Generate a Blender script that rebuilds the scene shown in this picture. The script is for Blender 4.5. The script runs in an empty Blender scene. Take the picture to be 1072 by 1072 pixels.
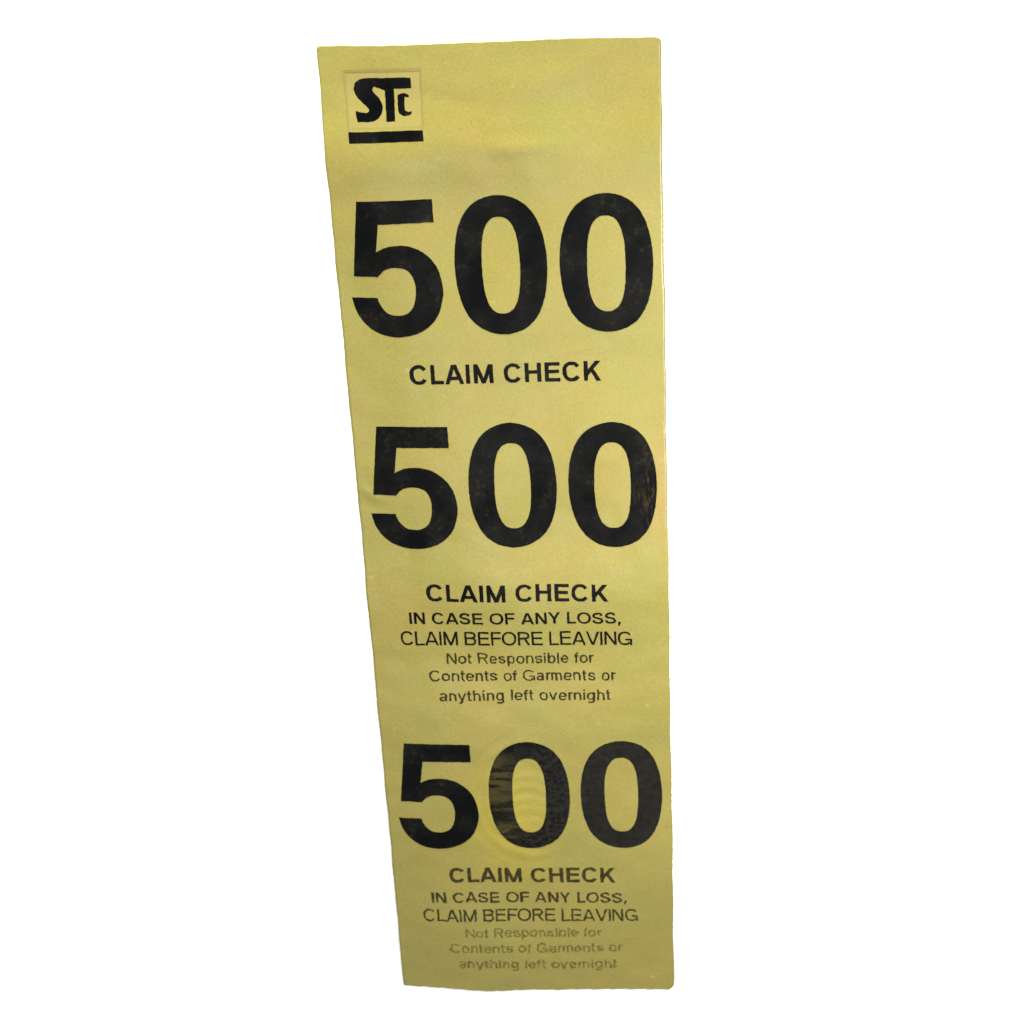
import bpy, bmesh, math, random
from mathutils import Vector, Matrix, noise as mnoise
random.seed(5)
MM = 0.001
scene = bpy.context.scene
COL = scene.collection

# ---------------------------------------------------------------- sheet shape
W, HT = 50.0, 176.95
def smooth(a, b, t):
    t = max(0.0, min(1.0, (t - a) / (b - a)))
    return t * t * (3 - 2 * t)
def gauss(d, s):
    return math.exp(-(d / s) ** 2)
# fine creases pressed into the sheet: (x0, y0, x1, y1, height mm, width mm)
CREASES = [
    (-9.5, 81.0, -1.0, 78.6, -0.05, 0.8), (-24.9, 16.6, -21.6, 14.0, 0.12, 0.7),
    (-24.8, 13.4, -21.0, 12.2, -0.08, 0.8), (16.5, 36.5, 21.5, 38.6, 0.045, 0.6),
    (9.0, 39.0, 14.5, 40.5, 0.04, 0.6), (17.5, 34.0, 23.8, 35.4, -0.04, 0.8),
    (-5.5, -33.0, -8.0, -45.0, 0.04, 0.6), (-8.5, -45.0, -5.0, -57.0, 0.05, 0.7),
    (-7.0, -50.0, 1.0, -60.5, 0.04, 0.7), (-9.5, -38.0, -7.5, -52.0, -0.04, 0.7),
    (-2.4, -36.0, 3.0, -38.5, 0.03, 0.6), (-2.5, -46.0, 3.4, -47.0, 0.03, 0.6),
    (-2.2, -50.0, 3.0, -49.0, -0.03, 0.6), (4.0, -61.0, -4.0, -66.5, 0.03, 0.7),
    (2.0, 79.0, 20.0, 87.5, 0.22, 2.6), (-9.0, 81.2, 4.0, 77.5, -0.12, 1.6), (-2.0, 77.0, 9.0, 81.0, -0.10, 1.8), (10.0, 66.0, 24.0, 70.0, 0.12, 2.2),
    (20.2, 26.0, 22.6, 6.0, 0.05, 0.9), (23.3, 20.0, 23.6, 8.0, 0.05, 0.8),
]
def seg_dist(px, py, x0, y0, x1, y1):
    dx, dy = x1 - x0, y1 - y0
    t = ((px - x0) * dx + (py - y0) * dy) / (dx * dx + dy * dy)
    tc = max(0.0, min(1.0, t))
    return math.hypot(px - x0 - tc * dx, py - y0 - tc * dy), tc
def height(x, y):
    """height of the paper's underside above the table, in mm"""
    z = 0.55 + 0.85 * mnoise.noise(Vector((x / 17.0 + 3.1, y / 21.0 + 7.7, 0))) * (0.5 + 0.5 * smooth(-60, 10, y))
    z += 0.09 * mnoise.noise(Vector((x / 5.0, y / 4.0, 2.2)))
    z += 1.10 * gauss(y - 72.3, 5.6) * (0.30 + 0.70 * gauss(x + 12, 18)) # wave below the emblem
    z += 0.24 * gauss(y - 72.9, 1.25) * gauss(x - 3.5, 5.5)               # its sharp bright crest
    z += 0.55 * gauss(y + 2, 9.0) + 0.50 * gauss(y + 27, 9.0) * 0.8
    z += 0.14 * math.sin((y - 4) / 19.0 + x / 30.0) + 0.10 * math.sin(x / 8.5 - y / 33.0 + 0.7)
    z += 0.05 * math.sin(x / 4.1 + y / 6.3) * gauss(x - 15, 12)
    z += 0.10 * math.sin(y / 7.5 + x / 11.0 + 1.0) * (0.3 + 0.7 * smooth(-10, 60, y))
    z += 0.40 * smooth(15, 25, x) * gauss(y - 12, 16) * 0.5
    z -= 0.40 * smooth(-14, -25, x)
    z -= 0.05 * smooth(-21.6, -21.0, x) * smooth(-9.6, -10.2, x) * smooth(75.2, 75.8, y) * smooth(85.0, 84.3, y)
    for (x0, y0, x1, y1, h, w) in CREASES:
        if min(x0, x1) - 3 * w < x < max(x0, x1) + 3 * w and min(y0, y1) - 3 * w < y < max(y0, y1) + 3 * w:
            d, t = seg_dist(x, y, x0, y0, x1, y1)
            z += h * gauss(d, w) * (0.35 + 0.65 * math.sin(math.pi * min(0.95, max(0.05, t))))
    # rippled patch round the bottom number's middle zero
    rr = math.hypot(x - 0.5, (y + 45.5) * 0.8)
    z += 0.055 * math.sin(rr * 2.7 + 0.5 * mnoise.noise(Vector((x / 4, y / 4, 0)))) * gauss(rr - 8.2, 3.2) * smooth(4, -4, x + (y + 45) * 0.25)
    z += 0.035 * math.sin((y + 0.12 * x * x) * 2.6) * gauss(x - 0.2, 4.5) * gauss(y + 45, 8)
    return max(0.06, z)
THICK = 0.22

# ---------------------------------------------------------------- nodes
def new_mat(name):
    m = bpy.data.materials.new(name); m.use_nodes = True
    nt = m.node_tree
    return m, nt, nt.nodes["Principled BSDF"]
def node(nt, t, **kw):
    n = nt.nodes.new(t)
    for k, v in kw.items():
        if k in n.inputs: n.inputs[k].default_value = v
        else: setattr(n, k, v)
    return n
def plug(nt, v, sock):
    if isinstance(v, (int, float)): sock.default_value = v
    elif isinstance(v, tuple): sock.default_value = v
    else: nt.links.new(v, sock)
def math_n(nt, op, a, b=0.0, clamp=False):
    n = nt.nodes.new("ShaderNodeMath"); n.operation = op; n.use_clamp = clamp
    plug(nt, a, n.inputs[0]); plug(nt, b, n.inputs[1])
    return n.outputs[0]
def mapr(nt, v, a, b, c, d):
    n = nt.nodes.new("ShaderNodeMapRange"); plug(nt, v, n.inputs[0])
    for i, q in enumerate((a, b, c, d)): n.inputs[i + 1].default_value = q
    return n.outputs[0]
def mix(nt, f, a, b):
    n = nt.nodes.new("ShaderNodeMix"); n.data_type = 'RGBA'
    plug(nt, f, n.inputs[0]); plug(nt, a, n.inputs[6]); plug(nt, b, n.inputs[7])
    return n.outputs[2]
def coords(nt, scale=(1, 1, 1)):
    """object coordinates in millimetres"""
    tc = nt.nodes.new("ShaderNodeTexCoord"); mp = nt.nodes.new("ShaderNodeMapping")
    mp.inputs["Scale"].default_value = tuple(1000 * s for s in scale)
    nt.links.new(tc.outputs["Object"], mp.inputs[0]); return mp.outputs[0]
def noise(nt, co, sc, det=2.0, rough=0.5, dist=0.0):
    n = nt.nodes.new("ShaderNodeTexNoise"); nt.links.new(co, n.inputs["Vector"])
    n.inputs["Scale"].default_value = sc; n.inputs["Detail"].default_value = det
    n.inputs["Roughness"].default_value = rough; n.inputs["Distortion"].default_value = dist
    return n.outputs[0]
def spot(nt, co, cx, cy, rx, ry, edge=0.5):
    """1 inside an elliptical patch of the sheet, fading to 0 outside"""
    sub = nt.nodes.new("ShaderNodeVectorMath"); sub.operation = 'SUBTRACT'
    nt.links.new(co, sub.inputs[0]); sub.inputs[1].default_value = (cx, cy, 0)
    mul = nt.nodes.new("ShaderNodeVectorMath"); mul.operation = 'MULTIPLY'
    nt.links.new(sub.outputs[0], mul.inputs[0]); mul.inputs[1].default_value = (1 / rx, 1 / ry, 0)
    ln = nt.nodes.new("ShaderNodeVectorMath"); ln.operation = 'LENGTH'
    nt.links.new(mul.outputs[0], ln.inputs[0])
    return mapr(nt, ln.outputs["Value"], edge, 1.0, 1.0, 0.0)

def paper_material():
    m, nt, b = new_mat("yellow_card")
    co = coords(nt)
    big = noise(nt, co, 0.075, 3, 0.5, 0.4)
    mid = noise(nt, co, 0.33, 3, 0.6)
    fine = noise(nt, co, 2.6, 2, 0.6)
    grain = noise(nt, co, 3.6, 2, 0.7)
    c = mix(nt, mapr(nt, big, 0.35, 0.65, 0, 1), YEL_A, YEL_B)
    c = mix(nt, mapr(nt, mid, 0.5, 0.78, 0, 0.55), c, YEL_C)
    # dye gone stronger where the sheet once got wet, orange rub near the right edge
    wet = spot(nt, co, -3.5, -51.0, 10.0, 17.0, 0.1)
    c = mix(nt, math_n(nt, 'MULTIPLY', wet, 0.75), c, YEL_WET)
    rub = math_n(nt, 'MULTIPLY', spot(nt, co, 24.0, 16.0, 3.2, 17.0, 0.1), mapr(nt, fine, 0.3, 0.6, 0.2, 0.8))
    c = mix(nt, rub, c, YEL_RUB)
    # paper fibres and speckle
    hs = nt.nodes.new("ShaderNodeHueSaturation"); nt.links.new(c, hs.inputs["Color"])
    v = math_n(nt, 'ADD', mapr(nt, fine, 0.25, 0.75, -0.04, 0.04), mapr(nt, grain, 0.30, 0.70, 0.84, 1.05))
    nt.links.new(v, hs.inputs["Value"])
    c = hs.outputs[0]
    # small pale flecks: specular glints painted into the card's colour
    vo = nt.nodes.new("ShaderNodeTexVoronoi"); nt.links.new(co, vo.inputs["Vector"])
    vo.inputs["Scale"].default_value = 0.30
    glint_chip = math_n(nt, 'MULTIPLY', mapr(nt, math_n(nt, 'ADD', vo.outputs["Distance"], mapr(nt, fine, 0.3, 0.7, -0.07, 0.07)), 0.05, 0.13, 1, 0),
                  mapr(nt, noise(nt, co, 0.10, 2), 0.54, 0.66, 0, 0.28))
    c = mix(nt, glint_chip, c, YEL_GLINT)
    nt.links.new(c, b.inputs["Base Color"])
    b.inputs["Roughness"].default_value = 0.42
    nt.links.new(mapr(nt, mid, 0.3, 0.7, 0.30, 0.42), b.inputs["Roughness"])
    b.inputs["Specular IOR Level"].default_value = 0.4
    bp = nt.nodes.new("ShaderNodeBump"); bp.inputs["Strength"].default_value = 0.5
    bp.inputs["Distance"].default_value = 0.00005
    hgt = math_n(nt, 'ADD', math_n(nt, 'MULTIPLY', fine, 0.6), math_n(nt, 'MULTIPLY', mid, 2.6))
    nt.links.new(hgt, bp.inputs["Height"]); nt.links.new(bp.outputs[0], b.inputs["Normal"])
    return m

def ink_material(name, dark, worn, fade, patchy=1.0):
    """dark = full ink, worn = ink that lets the card through, fade = how much of it has gone"""
    m, nt, b = new_mat(name)
    co = coords(nt)
    cs = coords(nt, (1.0, 0.22, 1.0))      # streaks running down the sheet
    ch = coords(nt, (0.30, 1.0, 1.0))      # bands running across it
    blot = noise(nt, co, 0.16, 3, 0.6)
    mott = noise(nt, co, 1.1, 3, 0.65)
    grain = noise(nt, co, 5.0, 2, 0.6)
    c = mix(nt, mapr(nt, math_n(nt, 'ADD', math_n(nt, 'MULTIPLY', blot, 0.75), math_n(nt, 'MULTIPLY', mapr(nt, grain, 0, 1, 0, 1), 0.4)), 0.49, 0.70, 0, 1), dark, INK_GREY)
    c = mix(nt, math_n(nt, 'MULTIPLY', mapr(nt, mott, 0.54, 0.72, 0, 1), mapr(nt, blot, 0.45, 0.6, 0, 0.7)), c, INK_SCUFF)
    # general loss of ink
    c = mix(nt, mapr(nt, math_n(nt, 'ADD', math_n(nt, 'MULTIPLY', mott, 0.5), math_n(nt, 'MULTIPLY', grain, 0.5)), 0.30, 0.70, max(0, fade - 0.22 * patchy), min(1, fade + 0.22 * patchy) if fade > 0 else 0.0), c, worn)
    # scratched right leg of the second number's last zero
    st = noise(nt, cs, 1.5, 3, 0.7, 0.3)
    sc = math_n(nt, 'MULTIPLY', spot(nt, co, 22.5, 15.0, 3.4, 10.5, 0.25), mapr(nt, st, 0.50, 0.66, 0, 0.8))
    c = mix(nt, sc, c, INK_RUST)
    # banded, washed middle zero of the third number
    bd = noise(nt, ch, 0.55, 3, 0.6, 1.0)
    wt = math_n(nt, 'MULTIPLY', spot(nt, co, -4.4, -46.5, 5.0, 12.5, 0.55), mapr(nt, bd, 0.44, 0.58, 0.06, 0.58))
    c = mix(nt, wt, c, INK_OCHRE)
    w2 = math_n(nt, 'MULTIPLY', spot(nt, co, 2.5, -45.5, 8.0, 14.0, 0.7), mapr(nt, mott, 0.36, 0.74, 0.0, 0.95))
    c = mix(nt, w2, c, INK_SCUFF)
    # last zero of the third number printed thin and grey
    w3 = math_n(nt, 'MULTIPLY', spot(nt, co, 16.0, -45.0, 10.0, 16.0, 0.8), mapr(nt, mott, 0.3, 0.7, 0.35, 0.85))
    c = mix(nt, w3, c, INK_THIN)
    # pin-prick flecks where the ink has chipped off
    vo = nt.nodes.new("ShaderNodeTexVoronoi"); nt.links.new(co, vo.inputs["Vector"])
    vo.inputs["Scale"].default_value = 0.75
    glint_chip = math_n(nt, 'MULTIPLY', mapr(nt, math_n(nt, 'ADD', vo.outputs["Distance"], mapr(nt, grain, 0.3, 0.7, -0.1, 0.1)), 0.06, 0.22, 1, 0),
                  mapr(nt, noise(nt, co, 0.25, 2), 0.58, 0.64, 0, 0.22))
    c = mix(nt, glint_chip, c, INK_OCHRE)
    nt.links.new(c, b.inputs["Base Color"])
    nt.links.new(mapr(nt, mott, 0.35, 0.65, 0.30, 0.46), b.inputs["Roughness"])
    b.inputs["Specular IOR Level"].default_value = 0.06
    bp = nt.nodes.new("ShaderNodeBump"); bp.inputs["Strength"].default_value = 0.5
    bp.inputs["Distance"].default_value = 0.00004
    nt.links.new(mott, bp.inputs["Height"]); nt.links.new(bp.outputs[0], b.inputs["Normal"])
    return m

YEL_A = (0.204, 0.169, 0.036, 1); YEL_B = (0.192, 0.175, 0.038, 1)
YEL_C = (0.214, 0.170, 0.043, 1); YEL_WET = (0.285, 0.228, 0.020, 1)
YEL_RUB = (0.225, 0.152, 0.045, 1); YEL_GLINT = (0.36, 0.32, 0.15, 1)
INK_SCUFF = (0.017, 0.0165, 0.013, 1)
INK_BLACK = (0.0008, 0.0010, 0.0013, 1); INK_GREY = (0.0044, 0.0043, 0.0035, 1)
INK_RUST = (0.038, 0.027, 0.008, 1); INK_OCHRE = (0.058, 0.047, 0.014, 1)
INK_THIN = (0.0135, 0.0128, 0.0102, 1); INK_WORN = (0.075, 0.062, 0.016, 1)

# ---------------------------------------------------------------- the table and the ticket's root
def surface():
    m, nt, b = new_mat("white_laminate")
    co = coords(nt)
    c = mix(nt, noise(nt, co, 0.02, 3), (0.92, 0.92, 0.92, 1), (0.935, 0.935, 0.935, 1))
    nt.links.new(c, b.inputs["Base Color"]); b.inputs["Roughness"].default_value = 0.7
    b.inputs["Specular IOR Level"].default_value = 0.2
    bm = bmesh.new(); bmesh.ops.create_grid(bm, x_segments=8, y_segments=8, size=1.5)
    me = bpy.data.meshes.new("white_surface"); bm.to_mesh(me); bm.free(); me.materials.append(m)
    o = bpy.data.objects.new("white_surface", me); COL.objects.link(o); o["kind"] = "structure"
surface()

ticket = bpy.data.objects.new("claim_ticket", None); COL.objects.link(ticket)
ticket.empty_display_size = 0.02
ticket["label"] = "long yellow claim check ticket printed 500 three times, lying on white"
ticket["category"] = "ticket"

def part(name, me, mat, parent, label=None):
    o = bpy.data.objects.new(name, me); me.materials.append(mat); COL.objects.link(o)
    o.parent = parent
    if label: o["label"] = label
    return o

# ---------------------------------------------------------------- the paper
def edges_at(y):
    """left and right edge of the sheet at y (rounded corners)"""
    xl, xr = -W / 2, W / 2
    def corner(r, d):           # inset of a round corner of radius r at distance d from the edge
        return 0.0 if d >= r else r - math.sqrt(max(0.0, r * r - (r - d) ** 2))
    top, bot = HT / 2 - y, y + HT / 2
    xl += max(corner(0.55, top), corner(0.45, bot)); xr -= max(corner(0.8, top), corner(1.6, bot))
    wob = 0.06 * math.sin(y / 3.1) + 0.05 * math.sin(y / 1.3 + 1) + 0.05 * math.sin(y / 11.0)
    wob += 0.10 * mnoise.noise(Vector((0.3, y * 1.7, 0)))
    return xl + wob * 0.6, xr + 0.05 * math.sin(y / 2.3) + 0.05 * math.sin(y / 7.7 + 2) + 0.07 * mnoise.noise(Vector((5.3, y * 1.9, 0)))
def y_warp(x, y):
    """top and bottom cuts are a little wavy"""
    t = smooth(-70, -HT / 2, y)
    y -= t * (0.55 * gauss(x + 8.5, 5.5) + 0.10 * gauss(x - 4, 2.0) + 0.05 * math.sin(x * 1.9) + 0.04 * math.sin(x * 3.7 + 1))
    t = smooth(80, HT / 2, y)
    y += t * (-0.12 * gauss(x + 12, 7) + 0.12 * gauss(x - 12, 8) + 0.03 * math.sin(x * 1.7))
    return y
def sheet():
    NX, NY = 116, 400
    ys = [-HT / 2 + HT * j / NY for j in range(NY + 1)]
    for r0, s in ((-HT / 2, 1), (HT / 2, -1)):      # extra rows for the round corners
        ys += [r0 + s * d for d in (0.03, 0.08, 0.15, 0.24, 0.34, 0.55, 0.7, 1.1)]
    ys = sorted(set(round(v, 4) for v in ys))
    bm = bmesh.new(); top = []; bot = []
    for y in ys:
        l, r = edges_at(y); ra, rb = [], []
        for i in range(NX + 1):
            x = l + (r - l) * i / NX; yy = y_warp(x, y); z = height(x, yy)
            ra.append(bm.verts.new((x * MM, yy * MM, (z + THICK) * MM)))
            rb.append(bm.verts.new((x * MM, yy * MM, z * MM)))
        top.append(ra); bot.append(rb)
    n = len(ys)
    for j in range(n - 1):
        for i in range(NX):
            bm.faces.new((top[j][i], top[j][i+1], top[j+1][i+1], top[j+1][i]))
            bm.faces.new((bot[j][i], bot[j+1][i], bot[j+1][i+1], bot[j][i+1]))
        bm.faces.new((top[j][0], top[j+1][0], bot[j+1][0], bot[j][0]))
        bm.faces.new((top[j][NX], bot[j][NX], bot[j+1][NX], top[j+1][NX]))
    for i in range(NX):
        bm.faces.new((top[0][i], bot[0][i], bot[0][i+1], top[0][i+1]))
        bm.faces.new((top[n-1][i], top[n-1][i+1], bot[n-1][i+1], bot[n-1][i]))
    for f in bm.faces: f.smooth = True
    for e in bm.edges:
        if len(e.link_faces) == 2 and e.calc_face_angle(0) > 1.0: e.smooth = False
    me = bpy.data.meshes.new("paper"); bm.to_mesh(me); bm.free()
    return part("paper", me, paper_material(), ticket)
sheet()

# ---------------------------------------------------------------- printing laid on the paper
def catmull(p, k=5, closed=True):
    out = []; n = len(p)
    rng = range(n) if closed else range(n - 1)
    for i in rng:
        if closed: a, b, c, d = p[i-1], p[i], p[(i+1) % n], p[(i+2) % n]
        else: a, b, c, d = p[max(0, i-1)], p[i], p[i+1], p[min(n-1, i+2)]
        for s in range(k):
            t = s / k
            out.append(tuple(0.5 * (2*b[q] + (c[q]-a[q])*t + (2*a[q]-5*b[q]+4*c[q]-d[q])*t*t + (3*b[q]-a[q]-3*c[q]+d[q])*t**3) for q in (0, 1)))
    if not closed: out.append(tuple(p[-1]))
    return out
def cornered(p, corners, k=5):
    """closed outline, smooth between the listed sharp corners"""
    out = []; cs = sorted(corners); n = len(p)
    for a, b in zip(cs, cs[1:] + [cs[0] + n]):
        out += catmull([p[i % n] for i in range(a, b + 1)], k, False)[:-1]
    return out
def lay_on_paper(me_src, name, lift=0.035, step=1.2, merge=True, rough=0.03):
    """cut a flat outline (mm) into a fine grid and drape it over the sheet"""
    bm = bmesh.new(); bm.from_mesh(me_src)
    xs = [v.co.x for v in bm.verts]; ys = [v.co.y for v in bm.verts]
    for axis, vals in ((0, xs), (1, ys)):
        q = math.floor(min(vals) / step) * step + 0.0137
        while q < max(vals):
            co = [0, 0, 0]; co[axis] = q; no = [0, 0, 0]; no[axis] = 1
            bmesh.ops.bisect_plane(bm, geom=bm.verts[:] + bm.edges[:] + bm.faces[:], plane_co=co, plane_no=no, dist=1e-5)
            q += step
    if merge: bmesh.ops.remove_doubles(bm, verts=bm.verts, dist=1e-4)
    for v in bm.verts:               # ink bleeds a little unevenly into the card
        if rough:
            v.co.x += rough * mnoise.noise(Vector((v.co.x * 2.1, v.co.y * 2.1, 1.5))) * 1.6
            v.co.y += rough * mnoise.noise(Vector((v.co.x * 2.1, v.co.y * 2.1, 8.5))) * 1.6
        lz = v.co.z
        v.co = Vector((v.co.x, v.co.y, height(v.co.x, v.co.y) + THICK + lift + lz)) * MM
    bm.normal_update()
    for f in bm.faces:
        if f.normal.z < 0: f.normal_flip()
        f.smooth = True
    me = bpy.data.meshes.new(name); bm.to_mesh(me); bm.free()
    return me
def curve_mesh(loops=(), beziers=(), offset=0.0, scale=None):
    cu = bpy.data.curves.new("tmp", 'CURVE'); cu.dimensions = '2D'; cu.fill_mode = 'FRONT'
    cu.resolution_u = 6; cu.offset = offset
    for lp in loops:
        s = cu.splines.new('POLY'); s.points.add(len(lp) - 1); s.use_cyclic_u = True
        for p, q in zip(s.points, lp): p.co = (q[0], q[1], 0, 1)
    for bz in beziers:
        s = cu.splines.new('BEZIER'); s.bezier_points.add(len(bz) - 1); s.use_cyclic_u = True
        for p, q in zip(s.bezier_points, bz):
            p.handle_left_type = p.handle_right_type = 'FREE'
            p.handle_left = (q[0], q[1], 0); p.co = (q[2], q[3], 0); p.handle_right = (q[4], q[5], 0)
    o = bpy.data.objects.new("tmp", cu); COL.objects.link(o)
    dg = bpy.context.evaluated_depsgraph_get()
    me = bpy.data.meshes.new_from_object(o.evaluated_get(dg))
    bpy.data.objects.remove(o); bpy.data.curves.remove(cu)
    return me

FIVE = [(-5.01,10.73),(6.21,10.76),(6.22,7.28),(-2.2,7.22),(-2.88,2.4),(-2.19,2.82),(-1.16,3.28),(0.16,3.51),(1.8,3.47),(3.4,2.95),(4.96,1.79),(6.16,0.11),(6.77,-1.83),(6.98,-4.1),(6.67,-5.92),(6.06,-7.69),(5.05,-9.15),(3.64,-10.33),(1.75,-11.11),(-0.28,-11.37),(-2.27,-11.12),(-4.05,-10.33),(-5.4,-9.07),(-6.33,-7.54),(-6.79,-6.2),(-6.99,-5.02),(-3.22,-5.04),(-2.95,-5.95),(-2.37,-6.98),(-1.51,-7.72),(-0.2,-8.01),(1.15,-7.77),(2.12,-6.99),(2.7,-5.84),(2.98,-4.25),(2.99,-2.84),(2.68,-1.42),(2.01,-0.44),(1.06,0.05),(-0.09,0.18),(-1.25,-0.02),(-2.12,-0.53),(-2.87,-1.34),(-6.39,-1.23)]
FIVE_CORNERS = [0, 1, 2, 3, 4, 25, 26, 42, 43]
QO = [(7.04,0),(7.0,1.47),(6.87,2.93),(6.65,4.39),(6.31,5.8),(5.84,7.13),(5.23,8.32),(4.48,9.3),(3.65,10.05),(2.76,10.59),(1.84,10.95),(0.92,11.17),(0,11.25)]
QI = [(3.08,0),(3.07,1.04),(3.03,2.09),(2.96,3.15),(2.83,4.2),(2.63,5.19),(2.35,6.06),(2.01,6.76),(1.63,7.27),(1.22,7.6),(0.81,7.81),(0.4,7.91),(0,7.93)]
def ring(q):
    a = q + [(-x, y) for x, y in reversed(q[:-1])]
    return a + [(x, -y) for x, y in reversed(a[1:-1])]
ZERO_O, ZERO_I = catmull(ring(QO), 3), catmull(ring(QI), 3)
def swell(lp, d):
    """push a closed outline outwards by d (ink spread); negative pulls it in"""
    n = len(lp); area = sum(lp[i-1][0] * lp[i][1] - lp[i][0] * lp[i-1][1] for i in range(n)); sg = 1 if area > 0 else -1
    out = []
    for i in range(n):
        ax, ay = lp[i][0] - lp[i-1][0], lp[i][1] - lp[i-1][1]; bx, by = lp[(i+1) % n][0] - lp[i][0], lp[(i+1) % n][1] - lp[i][1]
        la, lb = math.hypot(ax, ay) or 1, math.hypot(bx, by) or 1
        nx, ny = (ay/la + by/lb), -(ax/la + bx/lb); q = nx*nx + ny*ny
        k = min(2.0, 2 / q) if q > .2 else 1.0
        out.append((lp[i][0] + sg * nx * k * d, lp[i][1] + sg * ny * k * d))
    return out
def number(cy, ys, mat, label=None):
    loops = [[(x - 15.9, y * ys + cy) for x, y in swell(cornered(FIVE, FIVE_CORNERS), 0.11)]]
    for cx in (0.26, 16.28):
        for lp in (swell(ZERO_O, 0.02), list(reversed(swell(ZERO_I, -0.17)))):
            loops.append([(x + cx, y * ys + cy) for x, y in lp])
    src = curve_mesh(loops=loops)
    o = part("printed_number", lay_on_paper(src, "printed_number", lift=0.045, step=0.6, rough=0.035), mat, ticket, label)
    bpy.data.meshes.remove(src); return o
ink = ink_material("black_ink", INK_BLACK, INK_WORN, 0.0)
number(54.02, 1.0, ink, "top number 500")
number(16.24, 0.995, ink, "middle number 500 with scratches on its last zero")
number(-44.80, 1.01, ink, "bottom number 500 with a washed middle zero and grey last zero")

# the emblem
ST = [(-11.5,83.58),(-11.47,82.0),(-14.05,81.92),(-14.17,77.11),(-15.46,77.1),(-15.40,81.70),(-16.09,82.0),(-17.01,82.37),(-17.20,81.79),(-16.61,80.96),(-16.09,80.21),(-15.88,79.16),(-16.25,78.13),(-17.04,77.41),(-18.23,77.14),(-19.68,77.2),(-19.87,77.9),(-19.91,78.83),(-18.99,78.53),(-18.26,78.51),(-17.96,78.85),(-18.33,79.45),(-19.0,80.14),(-19.72,81.05),(-19.96,81.94),(-19.74,82.82),(-19.09,83.42),(-18.13,83.65)]
CC = [(-13.57,80.88),(-13.27,81.14),(-12.68,81.27),(-12.11,81.12),(-11.84,80.86),(-11.92,80.62),(-12.36,80.66),(-12.58,80.48),(-12.66,79.08),(-12.51,78.63),(-12.15,78.5),(-11.62,78.62),(-11.66,78.23),(-12.04,77.99),(-12.78,77.89),(-13.34,78.13),(-13.6,78.51),(-13.63,79.7)]
src = curve_mesh(loops=[cornered(ST, [0, 1, 2, 3, 4, 5, 7, 15, 17, 27]), cornered(CC, [4, 5, 11, 12])])
logo = part("logo", lay_on_paper(src, "logo", lift=0.045, step=0.5, rough=0.05), ink, ticket, "black S T C monogram in a faint square over a bar")
src = curve_mesh(loops=[[(-21.22,75.69),(-10.13,75.76),(-10.12,74.15),(-21.18,74.03)]])
part("underline_bar", lay_on_paper(src, "underline_bar", step=0.8), ink, logo)
def frame_line():
    m, nt, b = new_mat("faint_frame_ink")
    co = coords(nt); n = noise(nt, co, 1.2, 2)
    nt.links.new(mix(nt, mapr(nt, n, 0.3, 0.7, 0, 1), (0.185, 0.148, 0.032, 1), (0.160, 0.128, 0.027, 1)), b.inputs["Base Color"])
    b.inputs["Roughness"].default_value = 0.5
    src = curve_mesh(loops=[[(-21.3,76.0),(-21.40,84.88),(-9.90,84.84),(-10.04,76.0),(-10.20,76.0),(-10.08,84.52),(-21.22,84.56),(-21.14,76.0)]])
    part("square_frame", lay_on_paper(src, "square_frame", step=0.5), m, logo)
    m, nt, b = new_mat("halo_patch_tint")  # added patch: the bright halo round the letters put into its colour
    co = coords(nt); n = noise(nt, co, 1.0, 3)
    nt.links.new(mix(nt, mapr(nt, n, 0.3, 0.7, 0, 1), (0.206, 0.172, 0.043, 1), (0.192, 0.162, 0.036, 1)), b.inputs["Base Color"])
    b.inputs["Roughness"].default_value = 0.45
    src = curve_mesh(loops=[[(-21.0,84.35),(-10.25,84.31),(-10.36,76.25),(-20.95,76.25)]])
    part("halo_patch", lay_on_paper(src, "halo_patch", lift=0.018, step=0.5), m, logo)
frame_line()

# ---------------------------------------------------------------- lettering: a plain grotesque drawn stroke by stroke
# units: capital height = 1; every glyph is a list of quad strips, w = stem width
XH = 0.735
def strip_from(pts, w, closed=False):
    n = len(pts); out = []
    for i, p in enumerate(pts):
        a = pts[i - 1] if (i > 0 or closed) else p
        b = pts[(i + 1) % n] if (i < n - 1 or closed) else p
        dx, dy = b[0] - a[0], b[1] - a[1]; L = math.hypot(dx, dy) or 1.0
        nx, ny = -dy / L * w / 2, dx / L * w / 2
        out.append(((p[0] + nx, p[1] + ny * 0.9), (p[0] - nx, p[1] - ny * 0.9)))
    if closed: out.append(out[0])
    return out
def vbar(x, y0, y1, w): return [((x - w/2, y0), (x + w/2, y0)), ((x - w/2, y1), (x + w/2, y1))]
def hbar(y, x0, x1, w): return [((x0, y - w*.45), (x0, y + w*.45)), ((x1, y - w*.45), (x1, y + w*.45))]
def diag(x0, y0, x1, y1, w):
    """slanted stroke cut flat at both ends; x0, x1 are centre positions"""
    h = w / 2 * math.hypot(x1 - x0, y1 - y0) / abs(y1 - y0) * 0.97
    return [((x0 - h, y0), (x0 + h, y0)), ((x1 - h, y1), (x1 + h, y1))]
def arc(cx, cy, rx, ry, a0, a1, w, e=2.25):
    n = max(6, int(abs(a1 - a0) / 11)); closed = abs(a1 - a0) >= 359.9; pts = []
    for i in range(n if closed else n + 1):
        t = math.radians(a0 + (a1 - a0) * i / n); c, s = math.cos(t), math.sin(t)
        pts.append((cx + rx * math.copysign(abs(c) ** (2 / e), c), cy + ry * math.copysign(abs(s) ** (2 / e), s)))
    return strip_from(pts, w, closed)
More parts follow.
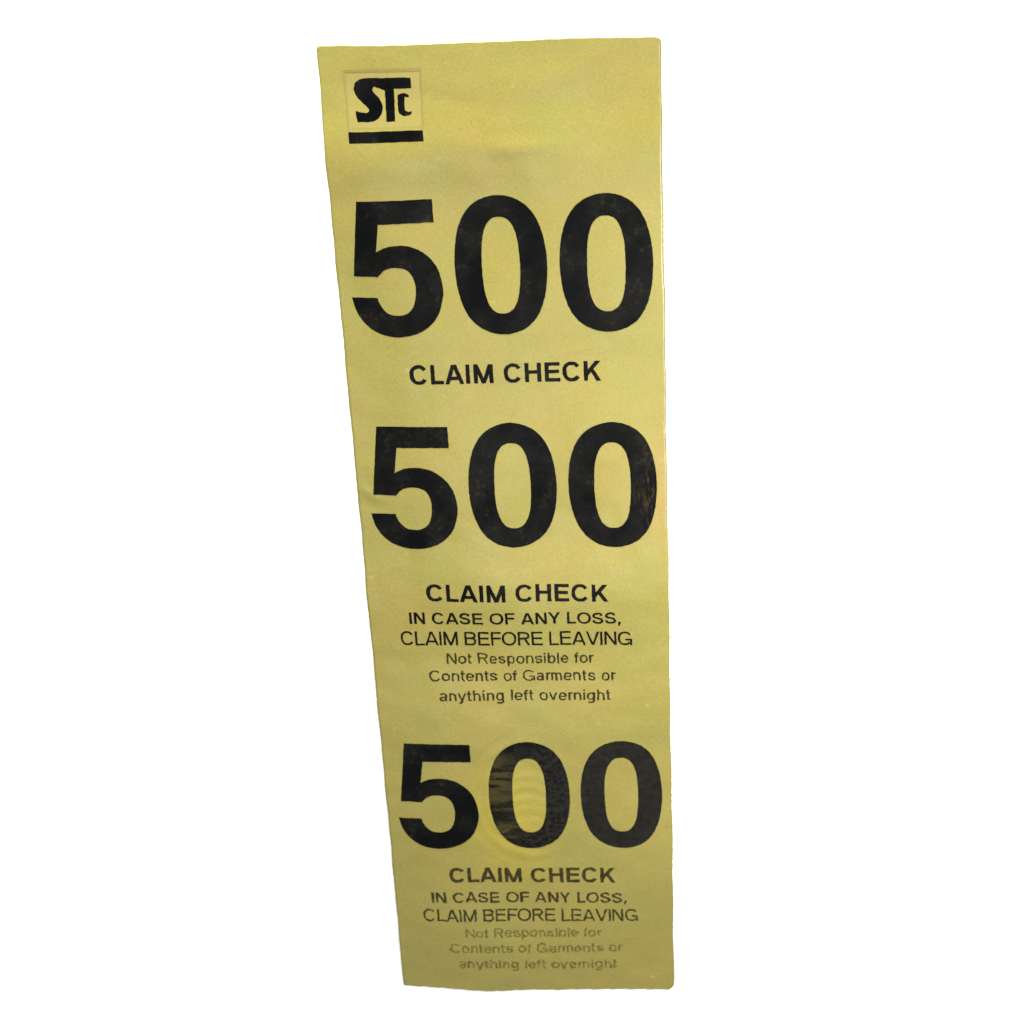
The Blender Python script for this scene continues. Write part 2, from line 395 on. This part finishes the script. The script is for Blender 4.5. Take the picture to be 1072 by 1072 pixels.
SPT = [(.95,.76),(.84,.94),(.5,1.0),(.16,.93),(.03,.75),(.17,.59),(.5,.51),(.84,.42),(.99,.24),(.85,.06),(.5,0),(.13,.07),(.0,.27)]
def ess(W_, H_, w):
    p = [(w/2 + x * (W_ - w), w*.45 + y * (H_ - w*.9)) for x, y in SPT]
    return strip_from(catmull(p, 4, False), w)
def glyph(ch, w):
    """returns advance, strips"""
    h = w / 2; sb = 0.085; rb = 0.05
    def D(x0, y0, x1, y1): return diag(x0, y0, x1, y1, w)
    if ch == 'I': return w + 2*sb, [vbar(sb + h, 0, 1, w)]
    if ch == 'l': return w + 2*sb, [vbar(sb + h, 0, 1, w)]
    if ch == 'i': return w + 2*sb, [vbar(sb + h, 0, XH, w), vbar(sb + h, 1 - w*1.05, 1, w)]
    if ch == ',': return w + 2*sb, [vbar(sb + h, 0, w, w), diag(sb + h*1.1, .01, sb + h*.5, -.17, w*.6)]
    if ch in 'CGO':
        W_ = {'C': .90, 'G': .94, 'O': .98}[ch]; cx = rb + W_/2; rx, ry = W_/2 - h, .51 - h*.9
        if ch == 'O': return W_ + 2*rb, [arc(cx, .5, rx, ry, 0, 360, w)]
        if ch == 'C': return W_ + 2*rb, [arc(cx, .5, rx, ry, 33, 327, w)]
        return W_ + 2*rb + .03, [arc(cx, .5, rx, ry, 33, 322, w), hbar(.42, cx + .04, rb + W_, w), vbar(rb + W_ - w*.42, 0, .46, w*.84)]
    if ch == 'S': return .80 + 2*rb, [[((a[0]+rb, a[1]), (b[0]+rb, b[1])) for a, b in ess(.80, 1.0, w)]]
    if ch == 's': return .60 + 2*rb, [[((a[0]+rb, a[1]), (b[0]+rb, b[1])) for a, b in ess(.60, XH, w)]]
    if ch in 'LEFH':
        W_ = {'L': .64, 'E': .75, 'F': .70, 'H': .80}[ch]; x0, x1 = sb, sb + W_
        s = [vbar(x0 + h, 0, 1, w)]
        if ch in 'LE': s.append(hbar(w*.45, x0, x1, w))
        if ch in 'EF': s += [hbar(1 - w*.45, x0, x1 - .01, w), hbar(.52, x0, x1 - .05, w)]
        if ch == 'H': s += [hbar(.53, x0, x1, w), vbar(x1 - h, 0, 1, w)]
        return W_ + 2*sb - (.06 if ch in 'LF' else .02 if ch == 'E' else 0), s
    if ch in 'BR':
        W_ = .80; x0 = sb; s = [vbar(x0 + h, 0, 1, w)]
        m = .50 if ch == 'R' else .53; xc = x0 + W_ * .55; t = w*.45
        ry = (1 - m) / 2; rx = W_ * .45 - h - (.03 if ch == 'B' else 0)
        s += [hbar(1 - t, x0, xc, w), hbar(m, x0, xc, w), arc(xc, (1 - t + m)/2, rx, (1 - t - m)/2, 90, -90, w, 2.1)]
        if ch == 'B': s += [hbar(t, x0, xc, w), arc(xc, (m + t)/2, rx + .03, (m - t)/2, 90, -90, w, 2.1)]
        else: s += [D(xc + .02, m, x0 + W_ - h*.9, 0)]
        return W_ + sb + .08, s
    if ch == 'K':
        W_ = .84; x0 = sb
        return W_ + sb + .02, [vbar(x0 + h, 0, 1, w), D(x0 + h*.9, .28, x0 + W_ - h*1.5, 1), D(x0 + .36, .60, x0 + W_ - h*1.1, 0)]
    if ch == 'M':
        W_ = .96; x0 = sb; c = x0 + W_/2
        return W_ + 2*sb, [vbar(x0 + h, 0, 1, w), vbar(x0 + W_ - h, 0, 1, w), D(x0 + h*1.15, 1, c, 0), D(x0 + W_ - h*1.15, 1, c, 0)]
    if ch == 'N':
        W_ = .80; x0 = sb
        return W_ + 2*sb, [vbar(x0 + h, 0, 1, w), vbar(x0 + W_ - h, 0, 1, w), D(x0 + h*1.15, 1, x0 + W_ - h*1.15, 0)]
    if ch == 'A':
        W_ = .94; x0 = .02; c = x0 + W_/2
        return W_ + .04, [D(x0 + h*1.1, 0, c - h*.25, 1), D(x0 + W_ - h*1.1, 0, c + h*.25, 1), hbar(.29, x0 + .17, x0 + W_ - .17, w)]
    if ch in 'Vv':
        W_, H_ = (.90, 1) if ch == 'V' else (.68, XH); x0 = .02; c = x0 + W_/2
        return W_ + .04, [D(x0 + h*1.1, H_, c - h*.2, 0), D(x0 + W_ - h*1.1, H_, c + h*.2, 0)]
    if ch == 'Y':
        W_ = .88; x0 = .02; c = x0 + W_/2
        return W_ + .04, [D(x0 + h*1.2, 1, c, .40), D(x0 + W_ - h*1.2, 1, c, .40), vbar(c, 0, .46, w)]
    if ch == 'y':
        W_ = .68; x0 = .02; c = x0 + W_/2
        return W_ + .04, [D(x0 + h*1.1, XH, c, 0), D(x0 + W_ - h*1.1, XH, c - .10, -.25), hbar(-.25 + w*.3, x0 + .10, c - .06, w*.9)]
    W_ = .62; ym = XH / 2; ry = XH/2 + .008 - w*.45
    if ch == 'o': return W_ + .04 + 2*rb, [arc(rb + .33, ym, .33 - h, ry, 0, 360, w)]
    if ch == 'e': return W_ + .02 + 2*rb, [arc(rb + .32, ym, .32 - h, ry, 4, 322, w), hbar(ym + .0, rb + h, rb + .64 - h*.4, w*.9)]
    if ch in 'bp':
        s = [arc(sb + .31, ym, .31 - h, ry, 0, 360, w)]
        s.append(vbar(sb + h, 0 if ch == 'b' else -.27, 1 if ch == 'b' else XH, w)); return W_ + sb + rb, s
    if ch == 'g':
        x1 = rb + W_
        return W_ + sb + rb, [arc(rb + .31, ym, .31 - h, ry, 0, 360, w), vbar(x1 - h, -.08, XH, w), arc(rb + .31, -.08, .31 - h, .17 - h*.3, 0, -150, w)]
    if ch in 'nh':
        W_ = .58; x0 = sb; ry2 = .24
        return W_ + 2*sb, [vbar(x0 + h, 0, 1 if ch == 'h' else XH, w), arc(x0 + W_/2, XH - ry2 - w*.42, W_/2 - h, ry2, 172, 0, w), vbar(x0 + W_ - h, 0, XH - ry2 - w*.4, w)]
    if ch == 'm':
        W_ = .50; x0 = sb; s = [vbar(x0 + h, 0, XH, w)]
        for k in (0, 1):
            xx = x0 + k * (W_ - w)
            s += [arc(xx + W_/2, XH - .22 - w*.42, W_/2 - h, .22, 172, 0, w), vbar(xx + W_ - h, 0, XH - .22 - w*.4, w)]
        return 2 * W_ - w + 2*sb, s
    if ch == 'r': return .40, [vbar(sb + h, 0, XH, w), arc(sb + .30, XH - .27, .30 - h, .27 - w*.42, 172, 82, w)]
    if ch == 't': return .42, [vbar(.17, .12, .95, w), hbar(XH - w*.45, .03, .36, w), arc(.17 + .15, .15, .15, .15 - w*.42, 180, 278, w)]
    if ch == 'f': return .40, [vbar(.17, 0, .80, w), hbar(XH - w*.45, .03, .37, w), arc(.17 + .17, .80, .17, .20 - w*.42, 180, 84, w)]
    if ch == 'a':
        x0 = rb
        return .60 + rb + sb*.8, [arc(x0 + .29, XH - .22, .29 - h, .22 - w*.42, 160, 0, w), vbar(x0 + .58 - h, 0, XH - .22, w),
                      arc(x0 + .27, .215, .27 - h, .215 - w*.42, 0, 360, w)]
    raise KeyError(ch)
STEM = {"bold": 0.20, "semi": 0.178, "reg": 0.145, "small": 0.145}
def text_line(text, x0, y0, x1, y1, cap, style, mat, rough=0.04):
    w = STEM[style]; pen = 0.0; items = []; lo, hi = 1e9, -1e9
    for ch in text:
        if ch == " ": pen += 0.38; items.append(None); continue
        adv, strips = glyph(ch, w)
        gx = [p[0] for s in strips for pr in s for p in pr]
        lo = min(lo, pen + min(gx)); hi = max(hi, pen + max(gx))
        items.append((pen, strips)); pen += adv
    nat = (hi - lo) * cap; want = x1 - x0
    sx = max(0.90, min(1.12, want / nat)); track = (want - nat * sx) / (len(text) - 1)
    bm = bmesh.new()
    for k, it in enumerate(items):
        if it is None: continue
        jx, jy = random.uniform(-.02, .02), random.uniform(-.025, .025)
        for q, st in enumerate(it[1]):
            prev = None
            for pr in st:
                row = []
                for p in pr:
                    X = x0 + (it[0] + p[0] - lo) * cap * sx + track * k + jx
                    Y = y0 + (y1 - y0) * (X - x0) / want + p[1] * cap + jy
                    row.append(bm.verts.new((X, Y, 0.003 * q)))
                if prev: bm.faces.new((prev[0], prev[1], row[1], row[0]))
                prev = row
    src = bpy.data.meshes.new("tmp"); bm.to_mesh(src); bm.free()
    o = part("text_line", lay_on_paper(src, "text_line", lift=0.03, step=0.6, merge=False, rough=rough), mat, ticket)
    bpy.data.meshes.remove(src)
    return o
FILL = 0.64; KEY_LOC = (0.090, 0.012, 0.10); KEY_W = 0.37; LAMP_W = 3.0
fresh = ink_material("lettering_ink", (0.0012,0.0012,0.0012,1), INK_WORN, 0.0)
second = ink_material("fine_lettering_ink", (0.006,0.005,0.003,1), INK_WORN, 0.14)
faded = ink_material("faded_lettering_ink", (0.006,0.005,0.002,1), INK_WORN, 0.28, 1.6)
ghost = ink_material("ghostly_lettering_ink", (0.032,0.026,0.006,1), (0.17,0.14,0.033,1), 0.55, 2.1)
LINES = [
    ("CLAIM CHECK", -14.98, 34.40, 14.99, 34.46, 3.30, "bold", fresh),
    ("CLAIM CHECK", -15.03, -5.06, 15.09, -5.10, 3.26, "bold", fresh),
    ("IN CASE OF ANY LOSS,", -18.25, -9.65, 17.00, -9.49, 2.30, "semi", fresh),
    ("CLAIM BEFORE LEAVING", -20.00, -13.93, 18.78, -13.85, 2.77, "reg", fresh),
    ("Not Responsible for", -12.45, -17.64, 12.28, -17.51, 2.12, "small", second, 0.07),
    ("Contents of Garments or", -15.65, -21.06, 15.93, -20.98, 2.12, "small", second, 0.07),
    ("anything left overnight", -14.16, -24.94, 14.93, -24.85, 2.08, "small", second, 0.07),
    ("CLAIM CHECK", -14.85, -63.92, 14.80, -63.88, 3.24, "bold", faded, 0.07),
    ("IN CASE OF ANY LOSS,", -18.35, -68.47, 16.64, -68.39, 2.30, "semi", faded, 0.10),
    ("CLAIM BEFORE LEAVING", -20.09, -72.70, 18.63, -72.54, 2.73, "reg", faded, 0.10),
    ("Not Responsible for", -12.69, -76.26, 11.98, -76.11, 2.0, "small", ghost, 0.16),
    ("Contents of Garments or", -15.70, -79.86, 15.69, -79.59, 2.05, "small", ghost, 0.16),
    ("anything left overnight", -14.30, -83.43, 14.62, -83.36, 1.98, "small", ghost, 0.16),
]
for a in LINES:
    o = text_line(*a)
    tone = {"lettering_ink": "black", "fine_lettering_ink": "dark", "faded_lettering_ink": "faded brown", "ghostly_lettering_ink": "almost worn away"}[a[7].name]
    o["label"] = tone + " line reading " + a[0].rstrip(",")

# ---------------------------------------------------------------- light
world = bpy.data.worlds.new("World"); scene.world = world; world.use_nodes = True
bg = world.node_tree.nodes["Background"]
bg.inputs[0].default_value = (1.0, 1.0, 1.0, 1); bg.inputs[1].default_value = FILL
def lamp(name, loc, power, size, aim, col=(1, 0.97, 0.92)):
    l = bpy.data.lights.new(name, 'AREA'); l.energy = power; l.shape = 'DISK'; l.size = size; l.color = col
    o = bpy.data.objects.new(name, l); COL.objects.link(o); o.location = loc
    o.rotation_euler = (Vector(aim) - Vector(loc)).to_track_quat('-Z', 'Y').to_euler()
lamp("key_lamp", KEY_LOC, KEY_W, 0.06, (0.010, 0.020, 0))
lamp("raking_light", (-0.070, 0.324, 0.085), LAMP_W, 0.07, (0.0, 0.040, 0))  # added unseen light, low beyond the top edge to shade the relief

lamp("sheen_light", (-0.020, -0.135, 0.340), 0.14, 0.04, (0.0, 0.030, 0), (1, 0.99, 0.97))  # added unseen light, placed to reflect as a soft sheen

# ---------------------------------------------------------------- camera
cam = bpy.data.cameras.new("camera"); co_ = bpy.data.objects.new("camera", cam); COL.objects.link(co_)
cam.lens = 73.49; cam.shift_y = -0.0020; cam.sensor_width = 36; cam.clip_start = 0.01; cam.clip_end = 20
R3 = Matrix(((0.996759, 0.01108, 0.079677), (-0.047691, 0.879028, 0.47438), (-0.064783, -0.476642, 0.876707)))
co_.matrix_world = Matrix.Translation(Vector((0.02683, 0.17194, 0.29670))) @ R3.to_4x4()
cam.dof.use_dof = True; cam.dof.focus_distance = 0.325; cam.dof.aperture_fstop = 60
scene.camera = co_
vs = scene.view_settings
vs.view_transform = 'Standard'; vs.look = 'None'; vs.exposure = 0; vs.gamma = 1; vs.use_curve_mapping = False
scene.render.film_transparent = False
